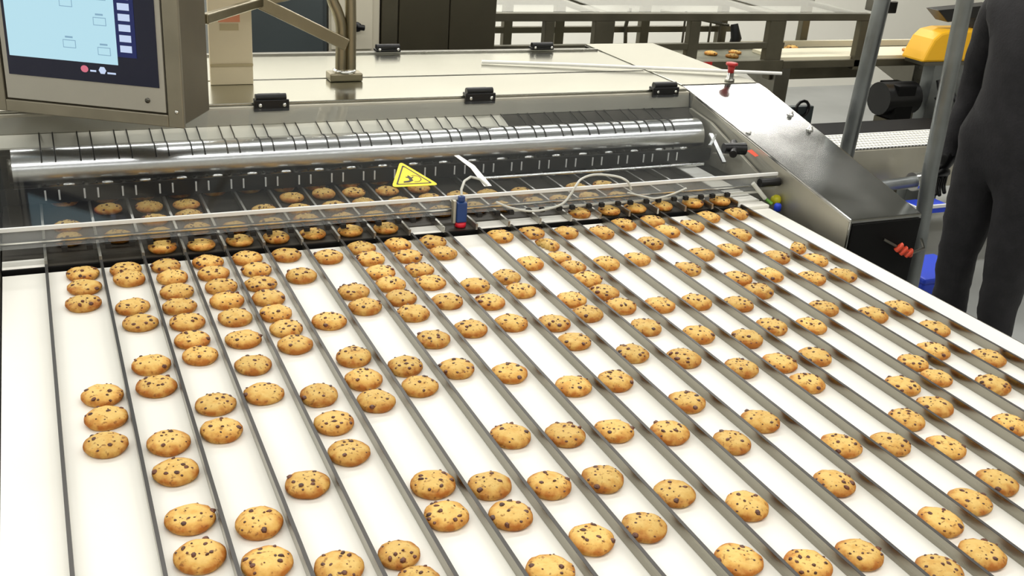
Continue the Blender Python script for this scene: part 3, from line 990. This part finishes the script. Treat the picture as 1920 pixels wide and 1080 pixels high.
# ------------------------------------------------------------------ posts beside the machine
p1 = thing('steel_post', 'tall grey steel pipe post standing behind the sloped machine housing', 'post', (2.58, 2.8, FL))
rel(p1, MB().tube([(2.595, 2.8, FL), (2.625, 2.8, -0.05), (2.690, 2.8, 1.5)], 0.027, 16).build('pipe', M['pipe'], p1))
rel(p1, MB().lathe([(0.07, 0), (0.07, 0.012), (0.035, 0.016)], (2.595, 2.8, FL), (0, 0, 1), 20).build('foot_plate', M['pipe'], p1))
rel(p1, MB().tube([(2.680, 2.84, 0.30), (2.73, 2.84, 1.5)], 0.022, 10).build('black_conduit', M['black'], p1))
rel(p1, MB().box(2.64, 2.71, 2.79, 2.87, 0.42, 0.46).build('pipe_clamp', M['steel_dark'], p1, 0.003))
p2 = thing('steel_post', 'grey pipe post in front of the dark-clothed person at the right', 'post', (2.30, 2.05, FL))
rel(p2, MB().tube([(2.30, 2.05, FL), (2.258, 2.05, -0.109), (2.235, 2.05, 0.115), (2.215, 2.05, 0.6), (2.19, 2.05, 1.45)], 0.0215, 16).build('pipe', M['pipe'], p2))
rel(p2, MB().lathe([(0.06, 0), (0.06, 0.012), (0.03, 0.016)], (2.30, 2.05, FL), (0, 0, 1), 20).build('foot_plate', M['pipe'], p2))
rt = thing('wire_tie', 'short wire with orange-red ties between the black housing end and the post', 'wire', (2.06, 1.9, -0.04))
rel(rt, MB().tube([(1.965, 1.90, -0.006), (2.01, 1.895, -0.028), (2.06, 1.89, -0.052), (2.17, 1.95, -0.07), (2.23, 2.02, -0.075)], 0.004, 8).build('wire', M['steel_dark'], rt))
for k, (x, z) in enumerate(((2.018, -0.033), (2.036, -0.044), (2.056, -0.052))):
    rel(rt, MB().tube([(x - 0.007, 1.895, z - 0.006), (x, 1.885, z + 0.011), (x + 0.008, 1.895, z - 0.006)], 0.0075, 8).build('orange_tie', M['orange_red'], rt))

# ------------------------------------------------------------------ perforated side conveyor behind the housing
pc = thing('mesh_conveyor', 'low side conveyor with a pale perforated belt behind the sloped housing', 'conveyor', (3.6, 3.4, FL))
rel(pc, MB().box(2.75, 5.2, 3.40, 3.82, -0.47, -0.270).build('side_panel', M['side_steel'], pc, 0.004))
mb = MB()
for k in range(122):
    mb.box(2.76 + k * 0.02, 2.769 + k * 0.02, 3.405, 3.62, -0.2668, -0.262)
for y in (3.405, 3.44, 3.475, 3.51, 3.545, 3.58, 3.61):
    mb.box(2.755, 5.19, y, y + 0.012, -0.2668, -0.2605)
rel(pc, MB().box(2.755, 5.19, 3.405, 3.62, -0.2699, -0.267).build('belt_backing', M['frame_steel'], pc))
g = mb.build('perforated_belt', M['mesh_white'], pc)
rel(pc, g)
g['kind'] = 'stuff'
rel(pc, MB().box(2.755, 5.19, 3.63, 3.81, -0.2699, -0.260).build('rear_strip', M['black_matte'], pc))
for x in (2.9, 4.9):
    rel(pc, MB().box(x, x + 0.06, 3.5, 3.7, FL, -0.47).build('leg', M['steel_dark'], pc))
hk = MB().tube([(3.03, 3.38, -0.315), (3.10, 3.37, -0.33), (3.14, 3.37, -0.327)], 0.010, 8).lathe([(0.016, -0.016), (0.02, 0), (0.016, 0.016)], (3.155, 3.37, -0.325), (1, 0, 0), 12)
rel(pc, hk.build('black_lever', M['black'], pc))
ap = thing('drain_pipe', 'short horizontal steel pipe with a flange below the perforated conveyor', 'pipe', (3.4, 3.33, -0.4))
rel(ap, MB().tube([(3.12, 3.30, -0.415), (3.52, 3.30, -0.395)], 0.026, 14).build('pipe', M['pipe'], ap))
rel(ap, MB().tube([(3.50, 3.30, -0.396), (3.54, 3.30, -0.394)], 0.042, 16).build('flange', M['pin'], ap))
rel(ap, MB().box(3.14, 3.18, 3.28, 3.32, FL, -0.443).build('bracket', M['steel_dark'], ap))
sh = thing('blue_tray', 'small blue tray with a white rim on a dark stand below the drain pipe', 'tray', (3.55, 3.22, FL))
rel(sh, MB().box(3.415, 3.60, 3.165, 3.255, -0.50, -0.462).build('body', M['blue_bright'], sh, 0.004))
rel(sh, MB().box(3.405, 3.61, 3.155, 3.164, -0.472, -0.458).build('rim', M['white_tape'], sh))
rel(sh, MB().box(3.405, 3.414, 3.1642, 3.26, -0.472, -0.458).build('rim', M['white_tape'], sh))
rel(sh, MB().box(3.50, 3.53, 3.19, 3.22, FL, -0.50).build('stand_leg', M['steel_dark'], sh))
tag(MB().prism([(3.09, 2.74, FL), (3.29, 2.74, FL), (3.31, 2.72, -0.60), (3.07, 2.72, -0.60)], (0, 0.2, 0)).box(3.06, 3.32, 2.71, 2.93, -0.60, -0.575).build('blue_bin', M['blue_bright'], None, 0.008),
    'bright blue bin on the floor beside the person in dark clothes', 'bin')

# ------------------------------------------------------------------ cabinets behind the machine
cab = thing('slate_cabinet', 'slate grey cabinet standing behind the panel stand', 'cabinet', (0.82, 4.1, FL))
rel(cab, MB().box(0.60, 1.018, 3.90, 4.35, FL, 0.33).build('body', M['slate'], cab, 0.006))
rel(cab, MB().box(0.62, 1.000, 3.888, 3.899, -0.7, 0.32).build('door', M['slate'], cab, 0.008))
cab = thing('cream_cabinet', 'narrow cream cabinet with a black handle beside the slate cabinet', 'cabinet', (1.12, 4.1, FL))
rel(cab, MB().box(1.024, 1.222, 3.90, 4.35, 0.085, 0.33).build('body', M['cream_paint'], cab, 0.004))
rel(cab, MB().box(1.03, 1.216, 3.91, 4.35, FL, 0.0845).build('plinth', M['black_matte'], cab))
d = rel(cab, MB().box(1.030, 1.190, 3.889, 3.899, 0.10, 0.32).build('door', M['cream_paint'], cab, 0.003))
rel(cab, MB().lathe([(0.010, 0), (0.010, 0.016), (0.018, 0.018), (0.018, 0.03)], (1.122, 3.889, 0.190), (0, -1, 0), 14).tube([(1.122, 3.864, 0.19), (1.150, 3.864, 0.186)], 0.011, 10).build('handle', M['black'], d))
cab = thing('dark_cabinet', 'large dark steel cabinet with a pale left edge behind the machine', 'cabinet', (1.47, 4.1, FL))
rel(cab, MB().box(1.228, 1.705, 3.90, 4.15, FL, 0.33).build('body', M['dark_cab'], cab, 0.004))
rel(cab, MB().box(1.228, 1.290, 3.890, 3.899, FL + 0.1, 0.33).build('edge_trim', M['frame_steel'], cab, 0.002))
rel(cab, MB().box(1.296, 1.50, 3.889, 3.899, FL + 0.1, 0.32).build('door', M['dark_cab'], cab, 0.003))
rel(cab, MB().box(1.504, 1.70, 3.889, 3.899, FL + 0.1, 0.32).build('door', M['dark_cab'], cab, 0.003))

# ------------------------------------------------------------------ far framed conveyor with glazed cover
fc = thing('framed_conveyor', 'far conveyor under a dark metal frame with glass panes', 'conveyor', (2.9, 4.4, FL))
YA, YB = 4.20, 4.65
ZT = 0.165
for x, w in ((1.80, 0.055), (2.098, 0.045), (2.376, 0.10), (2.863, 0.058), (3.341, 0.096), (3.885, 0.05)):
    for y in (YA, YB):
        ww = w if y == YA else min(w, 0.05)
        rel(fc, MB().box(x - ww / 2, x + ww / 2, y, y + 0.04, -0.10, ZT - 0.015).build('frame_post', M['frame_steel'], fc, 0.003))
for y in (YA, YB):
    rel(fc, MB().box(1.77, 3.915, y - 0.002, y + 0.042, ZT - 0.015, ZT + 0.02).build('top_rail', M['frame_steel'], fc, 0.002))
    rel(fc, MB().box(1.77, 3.40, y + 0.002, y + 0.03, 0.015, 0.045).build('middle_rail', M['frame_steel'], fc, 0.002))
for x in (1.79, 2.376, 3.341, 3.885):
    rel(fc, MB().box(x - 0.012, x + 0.012, YA + 0.04, YB, ZT - 0.01, ZT + 0.012).build('cross_rail', M['frame_steel'], fc))
rel(fc, MB().box(1.77, 1.786, YA + 0.04, YB, -0.09, ZT - 0.015).build('end_panel', M['frame_steel'], fc))
for x0, x1 in ((1.80, 2.376), (2.376, 3.341), (3.341, 3.885)):
    rel(fc, MB().box(x0 + 0.02, x1 - 0.02, YA + 0.03, YB + 0.01, ZT + 0.0202, ZT + 0.024).build('glass_pane', M['glass'], fc))
rel(fc, MB().box(1.78, 5.6, YA + 0.02, YB + 0.06, -0.075, -0.052).build('deck', M['far_deck'], fc, 0.002))
rel(fc, MB().box(1.78, 3.40, YA - 0.012, YA + 0.018, -0.10, -0.04).build('front_panel', M['frame_steel'], fc, 0.002))
rel(fc, MB().box(3.41, 5.6, YA + 0.0, YA + 0.018, -0.085, -0.048).build('front_panel', M['frame_steel'], fc, 0.002))
rel(fc, MB().box(3.40, 5.6, YA + 0.03, YA + 0.25, -0.0515, -0.035).build('white_belt', M['far_belt'], fc))
rel(fc, MB().box(3.40, 5.6, YA + 0.36, YA + 0.38, -0.0515, -0.02).build('belt_rail', M['far_belt'], fc))
rel(fc, MB().box(3.40, 4.05, YA + 0.08, YA + 0.14, -0.16, -0.08).build('lower_beam', M['frame_steel'], fc, 0.003))
rel(fc, MB().box(2.885, 2.975, YA - 0.0145, YA - 0.0125, -0.060, -0.040).build('red_label', M['red'], fc))
for x in (1.83, 2.60, 3.46, 4.38, 5.3):
    rel(fc, MB().extrude_x([(YA + 0.05, FL), (YA + 0.05, -0.08), (YB, -0.08), (YB, -0.13), (YA + 0.13, -0.22), (YA + 0.13, FL)], x - 0.045, x + 0.045).build('leg', M['steel_dark'], fc, 0.003))
rel(fc, MB().tube([(2.92, YB - 0.04, 0.13), (3.15, YB - 0.05, 0.09), (3.33, YB - 0.06, 0.06)], 0.008, 8).build('feed_arm', M['steel_dark'], fc))
for x, z in ((3.06, 0.10), (3.22, 0.07), (3.28, 0.06)):
    rel(fc, MB().tube([(x, YB - 0.055, z + 0.03), (x, YB - 0.055, -0.05)], 0.006, 8).build('feed_rod', M['steel_dark'], fc))
rel(fc, MB().tube([(3.35, YB - 0.08, 0.07), (3.36, YB - 0.1, 0.0), (3.345, YB - 0.1, -0.05)], [0.02, 0.03, 0.026], 10).build('black_nozzle', M['black'], fc))
rel(fc, MB().tube([(2.75, YB - 0.02, 0.14), (2.735, YB - 0.02, 0.05), (2.745, YB - 0.02, -0.05)], 0.010, 8).build('hose', M['steel_dark'], fc))

far_spots = ((2.66, 4.33, 'at the left end'), (2.74, 4.42, 'at the left end'), (2.83, 4.36, 'at the left end'),
             (3.11, 4.40, 'in the middle bay'), (3.19, 4.33, 'in the middle bay'), (3.27, 4.42, 'in the middle bay'),
             (3.53, 4.50, 'right of the thick post'), (3.62, 4.495, 'right of the thick post'), (3.70, 4.51, 'right of the thick post'),
             (4.33, 4.32, 'near the yellow guard'), (4.41, 4.36, 'near the yellow guard'), (4.49, 4.31, 'near the yellow guard'))
seen = {}
for x, y, w in far_spots:
    k = seen.get(w, 0)
    seen[w] = k + 1
    on_belt = x > 3.4 and y < 4.44
    cookie(x, y, -0.0345 if on_belt else -0.0515, 'blurred cookie on the far conveyor %s, %s from the left' % (w, WORDS[k]),
           'cookies on the far conveyor', None, 1.0)

tag(MB().box(4.03, 4.60, 7.015, 7.048, -0.19, 0.25).build('wall_screen', M['black'], None, 0.005),
    'black box fixed high on the back wall above the framed conveyor', 'wall box')

# yellow guard with black lamp head, motor and hoses at the far right
yg = thing('yellow_guard', 'yellow curved guard over the far conveyor at the right edge', 'guard', (4.35, 4.1, -0.04))
prof = [(4.145, -0.03), (4.165, 0.02), (4.195, 0.085), (4.235, 0.118), (4.30, 0.13), (4.62, 0.13), (4.62, -0.03)]
rel(yg, MB().prism([(x, 4.02, z) for x, z in prof], (0, 0.16, 0)).build('cover', M['yellow_guard'], yg, 0.012))
rel(yg, MB().box(4.17, 4.60, 4.03, 4.17, -0.05, -0.031).build('base_flange', M['steel_dark'], yg))
rel(yg, MB().bar((4.52, 4.10, 0.131), (4.52, 4.10, 0.20), 0.03, 0.03).build('lamp_stem', M['black'], yg))
rel(yg, MB().prism([(4.215, 4.06, 0.225), (4.60, 4.06, 0.255), (4.60, 4.06, 0.195), (4.30, 4.06, 0.165)], (0, 0.09, 0)).build('lamp_head', M['black'], yg, 0.004))
rel(yg, MB().box(4.27, 4.50, 4.05, 4.13, FL, -0.0505).build('support', M['pipe'], yg, 0.004))
mt = thing('gear_motor', 'dark gear motor on a grey column under the far conveyor', 'motor', (4.2, 4.1, FL))
rel(mt, MB().box(4.02, 4.18, 4.03, 4.15, FL, -0.33).build('column', M['frame_steel'], mt, 0.004))
rel(mt, MB().tube([(3.98, 4.10, -0.23), (4.20, 4.10, -0.23)], 0.085, 20).build('motor', M['black'], mt))
rel(mt, MB().box(4.03, 4.15, 4.02, 4.17, -0.33, -0.15).build('gearbox', M['black_matte'], mt, 0.006))
for i, (x, y, zz) in enumerate(((4.75, 3.95, -0.30), (4.78, 3.87, -0.42), (4.72, 3.91, -0.36))):
    tag(MB().tube(spline([(x - 0.48, y + 0.06, -0.12 - 0.04 * i), (x - 0.44, y, -0.26), (x - 0.2, y, zz), (x + 0.12, y, zz - 0.03), (x + 0.35, y, -0.15)]), 0.012, 8).build('black_hose', M['black']),
        '%s black hose drooping beside the gear motor' % ('upper', 'lower', 'middle')[i], 'hose', 'hoses by the gear motor')
fx = thing('floor_bracket', 'small grey bracket with a ring on the floor between machine and far conveyor', 'bracket', (3.9, 4.6, FL))
rel(fx, MB().box(3.84, 4.02, 4.62, 4.66, FL, -0.40).build('plate', M['slate'], fx, 0.004))
rel(fx, MB().tube([(3.93 + 0.045 * math.cos(t * 0.5236), 4.61, -0.41 + 0.045 * math.sin(t * 0.5236)) for t in range(13)], 0.009, 8).build('ring', M['black'], fx))


# ------------------------------------------------------------------ person in dark clothes at the right edge
def person(px, py):
    J = {'pel': (0, 0, 0.93), 'bel': (0, 0, 1.08), 'che': (0.0, 0, 1.28), 'nec0': (0.01, 0, 1.44), 'nec': (0.0, 0, 1.52), 'hd0': (-0.02, 0, 1.58), 'hd1': (-0.03, 0, 1.66), 'hd2': (-0.02, 0, 1.74)}
    R = {'pel': 0.15, 'bel': 0.145, 'che': 0.155, 'nec0': 0.10, 'nec': 0.058, 'hd0': 0.07, 'hd1': 0.092, 'hd2': 0.08}
    E = [('pel', 'bel'), ('bel', 'che'), ('che', 'nec0'), ('nec0', 'nec'), ('nec', 'hd0'), ('hd0', 'hd1'), ('hd1', 'hd2')]
    for s, n in ((1, 'l'), (-1, 'r')):
        J.update({'hip' + n: (0, 0.095 * s, 0.88), 'thi' + n: (-0.005, 0.10 * s, 0.70), 'kne' + n: (-0.01, 0.105 * s, 0.49), 'cal' + n: (0.01, 0.105 * s, 0.33), 'ank' + n: (0.02, 0.105 * s, 0.09),
                  'hee' + n: (0.0, 0.107 * s, 0.05), 'toe' + n: (-0.16, 0.12 * s, 0.04),
                  'sho' + n: (0.0, 0.17 * s, 1.40), 'uar' + n: (0.02, 0.225 * s, 1.25), 'elb' + n: (0.05, 0.26 * s, 1.11), 'far' + n: (0.04, 0.27 * s, 0.98), 'wri' + n: (0.01, 0.27 * s, 0.86)})
        R.update({'hip' + n: 0.115, 'thi' + n: 0.095, 'kne' + n: 0.07, 'cal' + n: 0.066, 'ank' + n: 0.052, 'hee' + n: 0.05, 'toe' + n: 0.035,
                  'sho' + n: 0.085, 'uar' + n: 0.067, 'elb' + n: 0.056, 'far' + n: 0.050, 'wri' + n: 0.038})
        E += [('pel', 'hip' + n), ('hip' + n, 'thi' + n), ('thi' + n, 'kne' + n), ('kne' + n, 'cal' + n), ('cal' + n, 'ank' + n), ('ank' + n, 'hee' + n), ('hee' + n, 'toe' + n),
              ('nec0', 'sho' + n), ('sho' + n, 'uar' + n), ('uar' + n, 'elb' + n), ('elb' + n, 'far' + n), ('far' + n, 'wri' + n)]
        w = Vector(J['wri' + n])
        d = Vector((-0.2, 0.0, -1.0)).normalized()
        J['pal' + n] = tuple(w + d * 0.05)
        R['pal' + n] = 0.030
        J['knu' + n] = tuple(w + d * 0.09)
        R['knu' + n] = 0.032
        E += [('wri' + n, 'pal' + n), ('pal' + n, 'knu' + n)]
        for f, (off, ln) in enumerate(((0.03, 0.075), (0.010, 0.085), (-0.010, 0.08), (-0.028, 0.062))):
            k0 = w + d * 0.10 + Vector((off, 0, 0))
            k1 = k0 + d * ln * 0.5 + Vector((0, -0.006 * s, 0))
            k2 = k0 + d * ln * 0.85 + Vector((0, -0.026 * s, 0))
            for q, (nm, pt, rr) in enumerate((('a', k0, 0.0095), ('b', k1, 0.009), ('c', k2, 0.0075))):
                J['f%d%s%s' % (f, nm, n)] = tuple(pt)
                R['f%d%s%s' % (f, nm, n)] = rr
            E += [('knu' + n, 'f%da%s' % (f, n)), ('f%da%s' % (f, n), 'f%db%s' % (f, n)), ('f%db%s' % (f, n), 'f%dc%s' % (f, n))]
        t0 = w + d * 0.05 + Vector((-0.036, 0, 0))
        J['tha' + n], J['thb' + n] = tuple(t0 + d * 0.02), tuple(t0 + d * 0.06 + Vector((-0.008, -0.012 * s, 0)))
        R['tha' + n], R['thb' + n] = 0.011, 0.009
        E += [('pal' + n, 'tha' + n), ('tha' + n, 'thb' + n)]
    names = list(J)
    me = bpy.data.meshes.new('skeleton')
    me.from_pydata([J[k] for k in names], [(names.index(a), names.index(c)) for a, c in E], [])
    ob = bpy.data.objects.new('skeleton', me)
    COL.objects.link(ob)
    sk = ob.modifiers.new('skin', 'SKIN')
    sk.use_smooth_shade = True
    for i, k in enumerate(names):
        me.skin_vertices[0].data[i].radius = (R[k], R[k])
    me.skin_vertices[0].data[names.index('pel')].use_root = True
    sb = ob.modifiers.new('sub', 'SUBSURF')
    sb.levels = 2
    sb.render_levels = 2
    dg = bpy.context.evaluated_depsgraph_get()
    me2 = bpy.data.meshes.new_from_object(ob.evaluated_get(dg))
    bpy.data.objects.remove(ob)
    me2.name = 'person'
    me2.materials.clear()
    for m in (M['cloth'], M['skin'], M['black']):
        me2.materials.append(m)
    for v in me2.vertices:
        z = v.co.z
        if z < 1.45 and not (abs(v.co.y) > 0.2 and z < 0.86):
            nn = noise.noise(v.co * 14) * 0.008 + noise.noise(v.co * 30) * 0.004
            v.co += v.normal * nn
        if z < 0.0:
            v.co.z = 0.0
    for p in me2.polygons:
        c = p.center
        p.use_smooth = True
        p.material_index = 1 if (c.z > 1.50 or False) else (2 if c.z < 0.085 or (abs(c.y) > 0.2 and c.z < 0.85) else 0)
    po = bpy.data.objects.new('person', me2)
    COL.objects.link(po)
    po.location = (px, py, FL)
    tag(po, 'person in dark jacket and trousers standing beside the belt at the right', 'person')
    hb = MB()
    vs, fs = [], []
    for i in range(9):
        th = math.pi * 0.62 * i / 8
        for k in range(20):
            a = 2 * math.pi * k / 20
            vs.append((-0.012 + 0.103 * math.sin(th) * math.cos(a), 0.098 * math.sin(th) * math.sin(a), 1.70 + 0.13 * math.cos(th) - (0.02 if math.cos(a) > 0 else -0.045) * (i / 8)))
    for i in range(8):
        for k in range(20):
            fs.append((i * 20 + k, i * 20 + (k + 1) % 20, (i + 1) * 20 + (k + 1) % 20, (i + 1) * 20 + k))
    hb.add(vs, fs, 0, True).build('hair', M['hair'], po)
    fb = MB().lathe([(0.004, 0), (0.012, 0.012), (0.016, 0.03), (0.006, 0.04)], (-0.128, 0, 1.665), (0.25, 0, -1), 10)
    fb.build('nose', M['skin'], po)
    for s in (-1, 1):
        MB().lathe([(0.002, -0.011), (0.009, -0.006), (0.011, 0), (0.009, 0.006), (0.002, 0.011)], (-0.108, 0.035 * s, 1.678), (1, 0, 0), 10).build('eye', M['white_tape'], po)
        MB().lathe([(0.005, -0.008), (0.026, -0.004), (0.026, 0.004), (0.005, 0.008)], (-0.015, 0.092 * s, 1.66), (0, 1, 0), 12).build('ear', M['skin'], po)
    MB().bar((-0.112, -0.024, 1.615), (-0.112, 0.024, 1.615), 0.012, 0.008).build('mouth', M['orange_red'], po)


person(2.97, 2.40)
